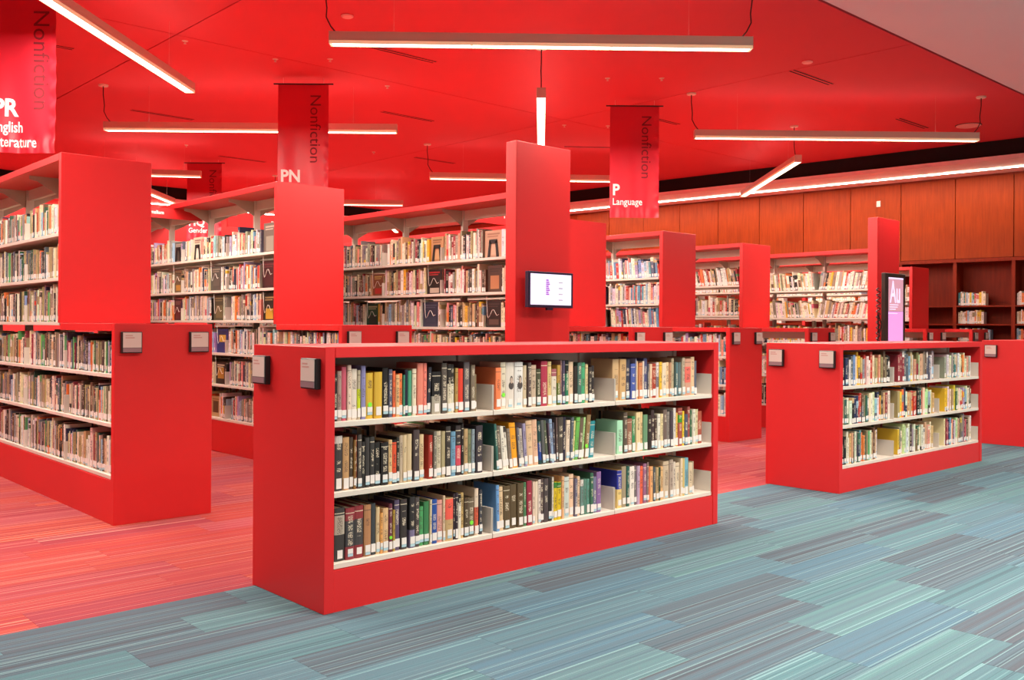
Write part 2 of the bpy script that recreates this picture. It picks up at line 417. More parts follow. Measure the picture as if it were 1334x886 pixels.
stack('book_stack', 'book stack of leaning books, third tall end panel left of the Au display fin', GRP_TALL, 10.33, 5.935, 'Y', .634, bay(.05, .944, 4), 1.25, None, .93, (.275, .64, 1.01, 1.385, 1.775), 2.335, plates=False, key='Q')
stack('book_stack', 'tall book stack running up to the red fin beside the Au display', GRP_TALL, 11.946, 5.93, 'Y', .634, bay(.05, .80, 5), 1.25, None, 0.0, (.275, .64, 1.01, 1.37, 1.755), 2.31, plates=False, key='S')
stack('book_stack', 'book stack almost wholly hidden behind the Au display and its fin', GRP_TALL, 13.58, 5.935, 'Y', .634, bay(.05, .944, 3), 1.25, None, .80, (.275, .64, 1.01, 1.37, 1.755), 2.30, plates=False, key='T')
stack('book_stack', 'farthest book stack with tall end panel before the dark wood wall shelves', GRP_TALL, 15.217, 5.935, 'Y', .62, bay(.05, .944, 3), 1.25, None, .95, (.275, .64, 1.01, 1.37, 1.70), 2.265, plates=False, key='U')

# header signs hung under the canopies
def header_sign(x0, x1, y, z0, z1, txt, align, label):
    r = box('header_sign', (x0, x1, y - .012, y + .012, z0, z1), RED); tag(r, label, 'sign')
    h = (z1 - z0) * .36
    xx = x1 - (.42 if len(txt) > 3 else .26) if align == 'RIGHT' else x0 + .45
    lettering('lettering', txt, h * 1.35, INK_W, r, lambda a, b: (xx + a, y - .012, z0 + (z1 - z0) * .38 + b), align, bold=.001)
header_sign(3.75, 4.46, 9.85, 2.37, 2.478, 'Journalism', 'RIGHT', 'small red header sign lettered Journalism above the shelves of the second stack')
header_sign(5.05, 5.95, 10.45, 2.401, 2.58, 'ng', 'RIGHT', 'small red header sign whose lettering ends in ng, seen through the second stack')
header_sign(6.75, 7.75, 8.0, 2.41, 2.60, 'The', 'LEFT', 'small red header sign seen over the books beside the monitor fin')

# ------------------------------------------------------------------ books
NAMES = {'black': '221e1c', 'navy blue': '262c4c', 'cream': 'e2d4b8', 'dark brown': '44342c', 'slate grey': '5c6270', 'dark green': '2e5c48', 'green': '5aa060', 'pale green': 'b0d8b0',
 'violet blue': '7c74a0', 'teal': '2c7c84', 'khaki': 'a8966c', 'pale blue': '9cb8cc', 'maroon': '8a2c38', 'tan': 'c8a478', 'orange': 'e07838', 'pink': 'dc8c80', 'rose red': 'c4566a', 'red': 'c03428',
 'blue': '4870b0', 'taupe': '8a7a68', 'brown': '6a4c38', 'olive': '70683c', 'white': 'e4dcd4', 'grey': '98908a', 'yellow': 'e0b830', 'lavender': 'a898bc', 'charcoal': '403a38'}
def cname(h):
    a = lin(h); f = lambda c: tuple(x ** .45 for x in c)
    return min(NAMES, key=lambda n: sum((p - q) ** 2 for p, q in zip(f(a), f(lin(NAMES[n])))))
def ordinal(n): return str(n) + ('th' if 10 <= n % 100 <= 20 else {1: 'st', 2: 'nd', 3: 'rd'}.get(n % 10, 'th'))

def set_attrs(me, col, col2, prm, uv, uvm):
    n = len(me.polygons)
    for nm, data in (('Col', col), ('Col2', col2)):
        a = me.attributes.new(nm, 'FLOAT_COLOR', 'FACE'); a.data.foreach_set('color', [c for r in data for c in (*r, 1)])
    a = me.attributes.new('Prm', 'FLOAT_VECTOR', 'FACE'); a.data.foreach_set('vector', [c for r in prm for c in r])
    for nm, data in (('UVMap', uv), ('UVM', uvm)):
        l = me.uv_layers.new(name=nm); l.data.foreach_set('uv', [c for r in data for c in r])

def single_book(fr, origin, s, t, z, w, h, d, col, lean=0.0, col2=None, b0=0, b1=0, label='', group='', stick='', out=True, lab=True):
    """one book as a thing: cover (folded boards with a rounded spine), page_block, spine_label"""
    bd = min(.003, w * .14); e = min(.005, w * .22)
    outer = [(0, d), (0, e), (w * .18, e * .35), (w * .5, 0), (w * .82, e * .35), (w, e), (w, d)]
    inner = [(w - bd, d), (w - bd, e + bd), (bd, e + bd), (bd, d)]
    pl = outer + inner; k = len(pl); ox, oy = origin
    vs = [fr.p(a, b, 0) for a, b in pl] + [fr.p(a + lean, b, h) for a, b in pl]
    fs = [(i, (i + 1) % k, k + (i + 1) % k, k + i) for i in range(k)]
    # top and bottom rims as strips between outer and inner outline
    rim = [(0, 1, 9, 10), (1, 2, 9), (2, 3, 8, 9), (3, 4, 8), (4, 5, 8), (5, 6, 7, 8)]
    fs += [tuple(k + i for i in f) for f in rim] + [tuple(reversed(f)) for f in rim]
    me = bpy.data.meshes.new('book'); me.from_pydata(vs, [], fs); me.materials.append(BOOK); me.update()
    c = lin(col); c2 = lin(col2) if col2 else c; seed = random.uniform(.02, .98)
    col_, col2_, prm, uv, uvm = [], [], [], [], []
    for fi, f in enumerate(fs):
        spine = 1 <= fi <= 4; wrap = fi < 6
        col_.append(c); col2_.append(c2 if wrap else c); prm.append((b0, b1 if wrap else 0, seed if spine else 0.0))
        for vi in f:
            a, b = pl[vi % k]; zz = 1.0 if vi >= k else 0.0
            uv.append((a / w if spine else 5.0, zz)); uvm.append((a, zz * h))
    set_attrs(me, col_, col2_, prm, uv, uvm)
    o = bpy.data.objects.new('book', me); COL.objects.link(o)
    o.location = (ox + fr.p(s, t, 0)[0], oy + fr.p(s, t, 0)[1], z)
    tag(o, label, 'book', group)
    pv = [fr.p(a + (lean * (zz / h)), b, zz) for zz in (.003, h - .005) for a, b in ((bd, e + bd), (w - bd, e + bd), (w - bd, d - .004), (bd, d - .004))]
    mesh_obj('page_block', pv, BOXF, PAGES, o)
    if lab:
        lw = min(w * .92, .026); c0 = w * .5; z0, z1 = .006 + random.uniform(0, .012), .045 + random.uniform(0, .01)
        lo = [(c0 - lw / 2, -.0008), (c0 + lw / 2, -.0008)]
        def q(za, zb): return [fr.p(lo[0][0] + lean * za / h, -.0009, za), fr.p(lo[1][0] + lean * za / h, -.0009, za), fr.p(lo[1][0] + lean * zb / h, -.0009, zb), fr.p(lo[0][0] + lean * zb / h, -.0009, zb)]
        def slab(nm, za, zb, m):
            a = q(za, zb); bk = [(v[0], v[1] + .003, v[2]) if fr.axis == 'X' else (v[0] + .003, v[1], v[2]) for v in a]
            mesh_obj(nm, a + bk, BOXF, m, o)
        if random.random() < .45: slab('spine_label', z0 + .013, z1, LABEL); slab('blue_label', z0, z0 + .012, LABEL_B)
        else: slab('spine_label', z0, z1, LABEL)
    if stick == 'G':
        r = min(w * .42, .011); n = 12; zc = .062 + random.uniform(0, .01)
        vs = [fr.p(w / 2 + r * math.cos(2 * PI * j / n), -.0012, zc + r * math.sin(2 * PI * j / n)) for j in range(n)] + [fr.p(w / 2 + r * math.cos(2 * PI * j / n), .002, zc + r * math.sin(2 * PI * j / n)) for j in range(n)]
        mesh_obj('green_sticker', vs, [tuple(range(n)), tuple(range(2 * n - 1, n - 1, -1))] + [(j, (j + 1) % n, n + (j + 1) % n, n + j) for j in range(n)], GREEN_DOT, o)
    if stick == 'F':                  # portrait printed on the jacket spine
        zc = h * .62; n = 14
        def ell(nm, cx, cz, rx, rz, rgb, dy):
            vs = [fr.p(w / 2 + cx + rx * math.cos(2 * PI * j / n), dy, cz + rz * math.sin(2 * PI * j / n)) for j in range(n)]
            vs += [(v[0], v[1] + .002, v[2]) for v in vs]
            mesh_obj(nm, vs, [tuple(range(n)), tuple(range(2 * n - 1, n - 1, -1))] + [(j, (j + 1) % n, n + (j + 1) % n, n + j) for j in range(n)], JACKET[rgb], o)
        ell('jacket_portrait', w * .10, zc - .030, w * .30, .020, 'coat', -.0006)
        ell('jacket_portrait', w * .12, zc, w * .17, .020, 'hair', -.0008)
        ell('jacket_portrait', w * .12, zc - .004, w * .13, .016, 'skin', -.0012)
    return o
JACKET = {'coat': mat('printed_dark_coat', (.07, .055, .05), .6), 'hair': mat('printed_dark_hair', (.09, .07, .06), .6), 'skin': mat('printed_skin', (.50, .38, .30), .6)}

FRONT_FR = Frame('X'); SHELFN = ['bottom', 'middle', 'top']; BAYN = ['left', 'middle', 'right']
ZF = (.184, .495, .803)
FRONT_ROWS = {
 (2, 0): "66 17 207 1e1a18;84 22 220 a08a80;106 25 238 c4566a;135 20 245 e0c8b4;157 32 227 dccdbd;189 16 221 b5a890 c6d420 0.18 0.62;210 25 240 8a86b4;238 39 207 d2ac38 G;278 42 210 d2a836;326 33 227 1c1614;359 19 220 5a5a6e;380 14 212 e8683c;396 21 195 e0b27c;418 21 199 ec7a40;440 10 192 3c8a6c;452 16 216 1c2034;469 20 211 4e9a78;492 24 219 e2d4b8;520 34 245 e0806c;556 21 245 ec8070;578 20 224 2c2c38 L 12;610 53 202 1a1414 a8a090 0 0.42;668 33 242 5a5048;702 23 236 d8ccb0 2a2420 0.6 1;726 21 235 d8d0b8 2a2420 0.6 1;752 18 216 b49050;771 29 213 d83c28;807 37 245 645a5c;851 27 229 7a6a58;879 10 182 8a7a5a",
 (2, 1): "1013 36 211 f08050;1050 35 238 d8ccb4 G;1088 57 237 d8ccc0 F;1148 58 237 dcd8d4 F;1208 26 218 ccb898;1239 24 232 5c4c48;1264 36 219 c0a890;1302 30 197 4a4a34;1336 48 238 a83048;1387 28 235 d8bc80;1417 37 194 d8ccb8 a05860 0.8 1;1457 25 215 b89040 5a6a20 0 0.55;1483 10 239 a07c78;1494 21 238 4a4058;1527 25 238 2e7a58 1c2420 0.7 1;1553 35 231 e0c0a0;1591 26 206 2c2420;1618 31 224 4a6a60;1651 31 223 48a070;1684 22 214 d8c090;1706 23 197 3a302c;1731 24 205 2a2020",
 (2, 2): "1909 56 238 c8a478;1967 55 237 c8a06c;2024 40 234 383848;2066 39 209 4858a0;2106 9 237 9090b0;2116 22 222 d8b888;2139 30 212 d08458;2170 15 221 d8c8b8;2187 35 238 484870;2223 13 205 50505c;2238 22 203 e0c0a0;2261 38 204 a43c28;2300 26 211 d8ccc8 8a8088 0.3 0.6;2328 26 213 e0b030;2357 38 207 dccab0;2396 32 209 e8c498;2428 18 208 b88868;2448 25 233 b8a888;2474 19 210 3a4a44;2495 26 207 5a7a80;2522 29 206 5a6a6a;2553 27 234 b8a890;2582 59 228 cc9880 e0685c 0.35 0.78;2642 38 238 dcb890;2682 26 213 5c6070",
 (1, 0): "76 39 242 3c3838 c8c0b8 0.86 1;117 33 233 c09464;152 19 231 4a3c30;171 11 218 8a6430;183 6 239 8a4030;191 21 240 4c4440;212 18 206 2c2826;232 23 223 3a3634;258 25 225 383432;285 32 198 1e1a18;319 40 195 201a18;360 21 203 d8b480;382 26 201 20181a d8502c 0.25 0.95;409 14 212 2c2822;424 19 219 bca890;443 21 220 d4bc94;466 28 222 d0b890;501 35 239 4a3c3c;538 26 215 d8bc90;596 24 207 b0382c;622 17 223 7c7468;641 28 223 c8bca0;671 23 221 b0a078;695 30 243 3c3430;726 29 215 6c98b4;757 34 243 3a3030 d04858 0.2 0.6;793 13 251 2c2420;810 25 223 b8986c;838 20 218 7a8060;858 20 218 8a98a0;885 43 234 3a3038",
 (1, 1): "1024 16 235 3a6a60 L -21;1041 22 223 6a5c50 L -21;1065 22 220 e4dccc L -28;1088 23 218 e4dccc 3a302c 0.86 1 L -28;1113 21 205 8a7a6a L -23;1136 43 233 f0a01c L -30;1181 15 206 6a6a78 L -21;1197 23 199 c0b4a8 L -19;1221 21 224 9a90b0 L -18;1244 42 237 d8b490 L -15;1288 37 239 dcae90 L -15;1327 24 229 1e4040 20408c 0.1 0.5 L -24;1352 22 233 5a5a58 L -25;1383 22 230 58604c L -26;1406 12 213 5a4858 L -22;1419 22 235 90a4c0 L -21;1442 12 214 4a4858 L -14;1456 10 241 6a5450 L -6;1466 38 241 4a4038;1506 22 238 2c2438;1529 29 219 e4ccb4 L 8;1559 19 234 5c646c L 11;1578 13 214 d8cc88 L 14;1592 30 231 68ac50 L 21;1625 28 226 6a5848 L 18;1655 15 228 a8d088 L 21;1674 32 240 8a7048 L 24 G;1716 41 202 28848c L 14",
 (1, 2): "1953 50 191 a8dcb8;2005 32 235 5c4c40;2039 48 196 946450;2088 27 207 3a8a58;2117 38 229 e0c898;2156 27 229 d8b884;2185 39 211 68906c;2226 32 204 2c2018;2260 30 234 402c2c;2292 23 200 4c3830;2316 26 209 e0d8c8;2344 26 208 e0cc9c;2372 35 230 705c54;2412 27 217 8a8078;2440 28 218 4a3c44;2470 26 236 d4ccc4;2498 18 205 e0b050;2517 40 233 a04c40 3a8a30 0.62 0.82;2559 18 212 e8c430;2580 35 191 4a5060;2617 25 236 9a4c48;2643 17 213 3a6a48;2662 28 217 dcd4c0;2691 26 216 d0c49c;2719 47 202 a44c38",
 (0, 0): "78 52 234 3a3634 b0a494 0.5 0.86;132 47 229 8c3238 3c3a3c 0.25 0.75;181 45 233 8c3034 444040 0.25 0.75;229 37 231 b07c54;268 26 233 3c4044;295 20 212 d8bc90;316 14 184 e0a058;331 30 203 dcb484;363 19 220 6c3040 G;384 13 190 b09038;399 29 233 5a4c68;431 37 233 38302e;482 30 238 302c2c 7a7090 0 0.35;513 26 233 4c4240;540 25 184 4a9a5c;566 32 205 3c7c4c;599 11 211 dcc8a0;611 32 210 284c98;646 33 202 dc9c90;681 14 220 d8bc9c;696 46 206 c0a070 ec5c4c 0.5 0.98;744 10 223 3a2c34;755 17 226 342830;774 19 215 e4dccc 241c18 0.82 1;794 19 221 c4a468;815 27 193 50402c;844 37 189 70604c G;883 25 232 e0c8b0 d45c40 0.1 0.6;915 19 222 3c3c44",
 (0, 1): "1025 21 234 6c9cd0 L -7;1048 29 223 dcbc94 L -7;1080 45 222 5c4a30 L -5;1126 46 226 5c4a30 L -3;1173 43 227 5c4a30 L -2;1218 20 228 4a7850 L -4;1239 36 233 9c2c40 L -5;1277 15 224 e4c8b4;1294 22 222 e4d0b8;1318 20 230 d8c8bc;1339 24 232 5c4a48;1364 34 231 4c4040;1401 25 230 2c2422;1427 12 234 e0d4c0;1439 23 204 d8b820 3c7c30 0.85 1;1464 31 201 d8b820 3c7c30 0.85 1;1496 18 230 e0a878;1515 41 223 c4ccc4;1559 37 234 e8c0a0;1598 22 206 6a6478;1622 25 215 dcb898;1651 25 195 6c8c84 d0c8c0 0.82 1;1677 22 192 5c8474;1700 23 193 5c9080;1725 25 224 3c6850;1752 26 200 747490;1780 36 225 8a6498",
 (0, 2): "1953 40 216 e4c47c 2c3498 0.5 1;1995 39 235 a09074;2036 25 232 2c5c50;2063 42 228 e8dcd0;2107 22 225 706464;2130 25 225 b89cb4;2157 30 220 e86040;2188 31 233 946080;2220 17 238 8a706c;2239 13 213 d4683c;2254 29 208 e4a870;2284 19 203 50565c;2305 25 198 b89c70;2330 15 199 3c4c34;2347 27 199 e0b078;2380 56 227 c8b094;2440 34 233 b09c8c;2476 25 217 d4c4b4;2504 36 208 dcc8ac;2545 20 233 e0ccb0;2566 21 231 d0b470;2589 40 231 70a8b8;2630 35 196 d8c0a0;2666 16 202 c0ac90",
}

for (lv, by), txt in FRONT_ROWS.items():
    ents = [e.split() for e in txt.split(';')]
    for i, a in enumerate(ents):
        s, w, h = (float(v) / 1000 for v in a[:3]); col = a[3]; c2 = None; b0 = b1 = 0; lean = 0; st = ''
        j = 4
        while j < len(a):
            if a[j] == 'L': lean = float(a[j + 1]) / 1000; j += 2
            elif a[j] in 'GF': st = a[j]; j += 1
            else: c2, b0, b1 = a[j], float(a[j + 1]), float(a[j + 2]); j += 3
        shape = 'slim' if w < .016 else 'thick' if w > .038 else ''
        extra = ' with green sticker' if st == 'G' else ' with portrait' if st == 'F' else ''
        lb = f"{shape} {cname(col)} book{extra}, {ordinal(i + 1)} in {BAYN[by]} bay of {SHELFN[lv]} shelf, nearest bookcase".strip()
        dep = random.uniform(.14, .18) if h < .21 else random.uniform(.16, .22)
        s = max(s, F_BAYS[by][0] + .0075)
        top = (s + lean); lean = max(top, prev_top if i else -9) - s; prev_top = s + w + lean + .0004
        single_book(FRONT_FR, (2.156, 3.526), s, .033 + random.uniform(-.004, .006), ZF[lv] + .0246, max(w - .0006, .005), min(h, .272), dep, col, lean, c2, b0, b1, lb,
                    f'books on the {SHELFN[lv]} shelf of the nearest bookcase', st, lab=(random.random() < .93))

# every other row of books: one mesh
PAL = dict(a='1e1a18', b='262c4c', c='e2d4b8', d='40342c', e='5c6270', f='2e5c48', g='5aa060', h='b4d49c', i='7c74a0', j='2c7c84', k='a8966c', l='9cb8cc', m='8a2c38', n='c8a478', o='e07838', p='dc8c80',
           q='c4566a', r='c03428', s='6c98b4', t='8a7a68', u='6a4c38', v='70683c', w='e4dcd4', x='98908a', y='e0b830', z='a898bc')
class Mass:
    def __init__(m): m.v = []; m.f = []; m.col = []; m.col2 = []; m.prm = []; m.uv = []; m.uvm = []
    def quad(m, pts, c, c2, prm, uv, w, h):
        b = len(m.v); m.v += pts; m.f.append((b, b + 1, b + 2, b + 3)); m.col.append(c); m.col2.append(c2); m.prm.append(prm)
        m.uv += uv; m.uvm += [(w * (0 if i in (0, 3) else 1), h * (0 if i < 2 else 1)) for i in range(4)]
    def book(m, P, s, t, z, w, h, d, c, c2, b0, b1, lean, label, paper, covers=True):
        """P(s, t, z) -> world point; the spine is at t, the boards run to t + d"""
        seed = random.uniform(.02, .98); U = [(0, 0), (1, 0), (1, 1), (0, 1)]; O = [(5, 0), (5, 0), (5, 1), (5, 1)]
        A = lambda a, b, zz: P(s + a + lean * zz / h, t + b, z + zz)
        m.quad([A(0, 0, 0), A(w, 0, 0), A(w, 0, h), A(0, 0, h)], c, c2, (b0, b1, seed), U, w, h)
        m.quad([A(0, d, 0), A(0, 0, 0), A(0, 0, h), A(0, d, h)], c, c2, (b0, b1, 0), O, d, h)
        m.quad([A(w, 0, 0), A(w, d, 0), A(w, d, h), A(w, 0, h)], c, c2, (b0, b1, 0), O, d, h)
        m.quad([A(w, d, 0), A(0, d, 0), A(0, d, h), A(w, d, h)], paper, paper, (0, 0, 0), O, w, h)
        m.quad([A(0, 0, h), A(w, 0, h), A(w, d, h), A(0, d, h)], paper, paper, (0, 0, 0), O, w, d)
        if label:
            lw = min(w * .9, .026); a0 = w / 2 - lw / 2; z0 = .005 + random.uniform(0, .01); z1 = z0 + .036
            zb = z0 + (.012 if random.random() < .4 else 0)
            L = lambda za, zz, cc: m.quad([A(a0, -.001, za), A(a0 + lw, -.001, za), A(a0 + lw, -.001, zz), A(a0, -.001, zz)], cc, cc, (0, 0, 0), O, lw, .03)
            L(zb, z1, (.80, .74, .70))
            if zb > z0: L(z0, zb, (.38, .56, .64))
MASS = Mass()
PAPER = [(.62, .50, .34), (.68, .57, .42), (.55, .42, .27)]
DEFPAL = 'ccccwwwnnntkkdaaebxrosmuqylfgc'
STYLE = {'L': 'cccwnkkkotdxmtueeacwwbkxfgadl', 'M': 'cccwwwwnlxxptdaetbzcwolr', 'N': 'ccccwwwnnkketdaxxpleutmy', 'P': 'wwwwccrpsszlebwxr', 'Q': 'ccwwwprondkaxmtw', 'S': 'wwwwwccccnoprykaxntx', 'U': 'ccwwnro', 'R': DEFPAL}
R_SEQ = {(2, 0): 'kabbwescyynxrcwrcknpvkutaa', (2, 1): 'mmmeesncpvhnntueewx', (2, 2): 'xwccxfjnwwnoccpxw', (1, 0): 'xtfcwabbrrutfecwclwoyunmc', (1, 1): 'kyobwnnrrrafrchhlcn', (1, 2): 'yycwcxknyfhcwcozilcwuu',
         (0, 0): 'daaccnndcxfsooftgcnunc', (0, 1): 'ytchhwcdxcvfcccnppcn', (0, 2): 'cmqbscpewhcnodtkxmqtucw'}
SKIP = {'F'}
MZ = (.305, .635, .945, 1.265, 1.56, 1.887); NZ = (.275, .60, .91, 1.215, 1.525, 1.83)
FACE_OUT = [  # stack, shelf, y from, y to, height, jacket, picture, its height span, title, label, support
 ('M', 5, 9.26, 9.46, .235, 'c8bca4', 'e0d8c8', (.1, .6), '8a5a50', 'pale grey book face out behind an arch bookend, top shelf of second stack', 'arch'),
 ('M', 5, 9.74, 9.93, .215, '6a645c', '4a443c', (.1, .6), 'a89888', 'dim grey book face out behind an arch bookend, top shelf of second stack', 'arch'),
 ('M', 5, 7.72, 7.95, .27, '6e6056', '94887a', (.05, .55), 'b09c8c', 'brownish grey book face out beside the second tall end panel, top shelf', ''),
 ('M', 4, 8.80, 9.05, .245, '4c4640', '5c544c', (.2, .5), '8a7c6c', 'dark charcoal book face out under a wire on the second shelf from top', 'wire'),
 ('M', 4, 7.72, 7.97, .25, '3a1418', '4a1c20', (.1, .5), '6a3034', 'dark maroon book face out beside the second tall end panel', 'wire'),
 ('M', 4, 9.74, 9.93, .235, '6c5c44', 'b8863c', (.1, .35), '3c3028', 'brown book with gold square face out on second stack', 'wire'),
 ('M', 3, 8.73, 8.98, .25, '4a4430', '6c6040', (.1, .6), '8a7c5c', 'olive brown book face out under a wire on second stack', 'wire'),
 ('M', 3, 9.74, 9.93, .225, '4c2226', '5c2a2c', (.1, .5), '8a5a54', 'dull maroon book face out on second stack, left of green books', 'wire'),
 ('M', 3, 7.72, 7.95, .24, '2c2018', 'c89a34', (.05, .45), 'a89060', 'black and gold book face out beside the second tall end panel', 'wire'),
 ('M', 2, 8.66, 8.90, .235, '2c3470', 'c8a038', (.45, .75), '20264c', 'blue book with a gold square face out on second stack', 'wire'),
 ('M', 1, 8.70, 8.92, .215, '241a14', 'b08030', (.25, .75), 'd0c4a8', 'black book with gold emblem face out below the blue one', 'wire'),
 ('M', 0, 8.82, 9.02, .20, 'b89c6c', '5a4428', (.2, .8), '8a6a3c', 'tan book with dark picture face out on lowest shelf of second stack', ''),
 ('N', 5, 6.93, 7.12, .235, 'b0845c', 'c49c70', (.1, .5), '7a5638', 'tan book face out behind an arch bookend, middle of the top shelf', 'arch'),
 ('N', 5, 6.11, 6.34, .24, 'c0987c', 'd0ac90', (.1, .5), '9a7058', 'pinkish tan book face out behind an arch bookend by the monitor fin', 'arch'),
 ('N', 4, 6.95, 7.18, .235, '241c1a', 'b0a494', (.05, .25), 'b03030', 'black book with red title face out under a wire', 'wire'),
 ('N', 4, 6.11, 6.30, .235, '4a3428', 'b07850', (.12, .62), '3a2820', 'brown book with a face portrait beside the monitor fin', ''),
 ('N', 4, 7.90, 8.09, .225, '8a5034', 'c03028', (.1, .35), 'c8b060', 'brown book with red lower picture face out under a wire', 'wire'),
 ('N', 3, 6.99, 7.24, .235, '343a4c', '3c4254', (.2, .4), '50586c', 'plain slate navy book face out under a wire', 'wire'),
 ('N', 3, 6.11, 6.32, .235, '2a201c', '5c463c', (.1, .3), '443630', 'black book face out under a wire beside the monitor fin', 'wire'),
 ('N', 3, 7.98, 8.20, .23, '1c4a30', '2c2a20', (.05, .5), 'b0b890', 'dark green book face out under a wire', 'wire'),
]
DISPLAY = [(k, ya - {'M': 6.528, 'N': 5.93}[k] - .004, yb - {'M': 6.528, 'N': 5.93}[k] + .006, l) for k, l, ya, yb, *_ in FACE_OUT]
LEFT_LABELLED = []
def fill(row):
    fr, (ox, oy), key = row['fr'], row['o'], row['key']; D = row['D']
    rnd = random
    def P(s, t, z): a = fr.p(s, t, z); return (ox + a[0], oy + a[1], z)
    def Pb(s, t, z): a = fr.p(s, D - t, z); return (ox + a[0], oy + a[1], z)
    pal = STYLE.get(key, DEFPAL)
    seq = R_SEQ.get((row['lvl'], row['bay'])) if key == 'R' else None
    gaps = [(a, b) for k, a, b, l in DISPLAY if k == key and l == row['lvl'] and b > row['s0'] and a < row['s1']]
    for side in (0, 1):
        if side == 0 and key in SKIP: continue
        s = row['s0'] + .004; end = row['s1'] - .004; left = .25 * rnd.random() if rnd.random() < .6 else .02
        if key in ('L', 'M', 'N', 'S'): left *= (.35 if key != 'S' else .1)
        stop = end - left; i = 0; run = 0
        if seq: s = row['s0'] + (.02, .10, .16)[row['bay']]; stop = end - (.0, .06, .10)[row['bay']]
        if key == 'R' and (row['lvl'], row['bay']) == (0, 0): stop -= .20
        unit = (stop - s) / len(seq) if seq else 0
        hb = rnd.uniform(.20, .235)
        while s < stop:
            w = rnd.choice((.012, .016, .018, .022, .026, .03, .036)) * rnd.uniform(.85, 1.15)
            if key in ('O', 'P', 'Q', 'S', 'T', 'U'): w *= 1.1
            if seq:
                if i >= len(seq): break
                w = unit * rnd.uniform(.8, 1.15)
            if side == 0:
                g = [q for q in gaps if s + w > q[0] and s < q[1]]
                if g: s = g[0][1] + .002; continue
            if s + w > end: break
            h = min(row['head'] - .012, hb + rnd.gauss(0, .018)); h = max(h, .16); d = rnd.uniform(.14, .20)
            ch = seq[i] if seq else rnd.choice(pal)
            c = tuple(min(1, x * rnd.uniform(.82, 1.15)) for x in lin(PAL[ch]))
            c2, b0, b1 = c, 0, 0
            if rnd.random() < .3:
                c2 = lin(PAL[rnd.choice(DEFPAL)]); b0 = rnd.choice((0, .2, .55, .8)); b1 = b0 + rnd.choice((.15, .25, .4))
            lean = 0
            if key in ('P', 'Q', 'S') and row['lvl'] in ((4,) if key == 'Q' else (3, 4, 5)):
                lean = {'Q': .045, 'P': .0 if row['lvl'] == 4 else .02, 'S': .03 if row['bay'] else -.04}[key]
            if lean and side: lean = 0
            if side == 0 and key == 'L' and ((row['bay'], row['lvl']) in ((0, 0),) or ((row['bay'], row['lvl']) == (0, 1) and i < 14)):
                col = ''.join('%02x' % int(255 * (12.92 * x if x <= .0031308 else 1.055 * x ** (1 / 2.4) - .055)) for x in c)
                nm = {0: 'bottom', 1: 'middle'}[row['lvl']]
                single_book(fr, (ox, oy), s, .033 + rnd.uniform(0, .006), row['z'] + .0002, w - .0006, h, d, col, 0, None, 0, 0,
                            f"{'slim ' if w < .016 else ''}{cname(col)} book, {ordinal(i + 1)} from red end panel on {nm} shelf of leftmost stack", f'books on the {nm} shelf of the leftmost stack')
            else:
                MASS.book(P if side == 0 else Pb, s, .034 + rnd.uniform(-.003, .008), row['z'] + .0004, w - .0006, h, d, c, c2, b0, b1, lean, side == 0 and rnd.random() < .92, rnd.choice(PAPER))
            s += w + .0004; i += 1
for r in ROWS: fill(r)

# books standing face out on the second and third stacks
CLOTHS = {}
def cmat(h):
    if h not in CLOTHS: CLOTHS[h] = mat('jacket_' + cname(h).replace(' ', '_'), lin(h), .45)
    return CLOTHS[h]
def face_out(x0, y0, y1, z, h, col, pic, picz, title, label):
    w = y1 - y0; th = .022
    o = box('book', (0, .003, 0, w, 0, h), cmat(col)); o.location = (x0 + .055, y0, z); tag(o, label, 'book', 'books standing face out on the stacks')
    box('page_block', (.003, th, .004, w - .003, .003, h - .004), PAGES, o)
    box('back_board', (th, th + .003, 0, w, 0, h), cmat(col), o)
    if pic: box('jacket_picture', (-.0008, .001, w * .2, w * .8, h * picz[0], h * picz[1]), cmat(pic), o)
    for k, (za, zb, a, b) in enumerate(((.84, .90, .15, .85), (.76, .80, .25, .85))):
        box('printed_line', (-.0010, .001, w * a, w * b, h * za, h * zb), cmat(title), o)
    return o
FO = {'M': (4.145, 6.528), 'N': (5.45, 5.93)}
for k, l, ya, yb, h, col, pic, pz, ti, lb, sup in FACE_OUT:
    x0 = FO[k][0]; z = (MZ if k == 'M' else NZ)[l] + .0246
    face_out(x0, ya, yb, z, h, col, pic, pz, ti, lb)
    c = (ya + yb) / 2
    if sup == 'arch':
        r = empty('bookend', (x0 + .048, c, z)); tag(r, 'black steel arch bookend in front of the ' + ' '.join(lb.split()[:2]) + ' book' + (' by the red fin' if yb < 6.5 else ''), 'bookend', 'black arch bookends on the top shelves')
        for sg in (-1, 1):
            vs = [(a, b, zz) for a in (0, .004) for b, zz in ((sg * .075, 0), (sg * .045, 0), (sg * .028, .135), (sg * .05, .155))]
            mesh_obj('leg', vs, BOXF, BLACK, r)
        box('crossbar', (0, .004, -.05, .05, .125, .16), BLACK, r)
        box('foot', (-.03, .003, -.075, .075, 0, .0016), BLACK, r)
    elif sup == 'wire':
        zz_ = (MZ if k == 'M' else NZ); zt = zz_[l + 1] - .003
        tag(tube('wire_bookend', [(x0 + .03, c + .07, zt), (x0 + .036, c + .066, zt - .17), (x0 + .037, c + .056, zt - .20), (x0 + .037, c + .040, zt - .19), (x0 + .037, c + .0, zt - .13), (x0 + .037, c - .02, zt - .13), (x0 + .037, c - .06, zt - .18), (x0 + .037, c - .085, zt - .17)], .0024, WIRE),
            'bent white wire hanging over the ' + lb.replace(' face out', '').replace(' under a wire', ''), 'bookend', 'hanging wire bookends')

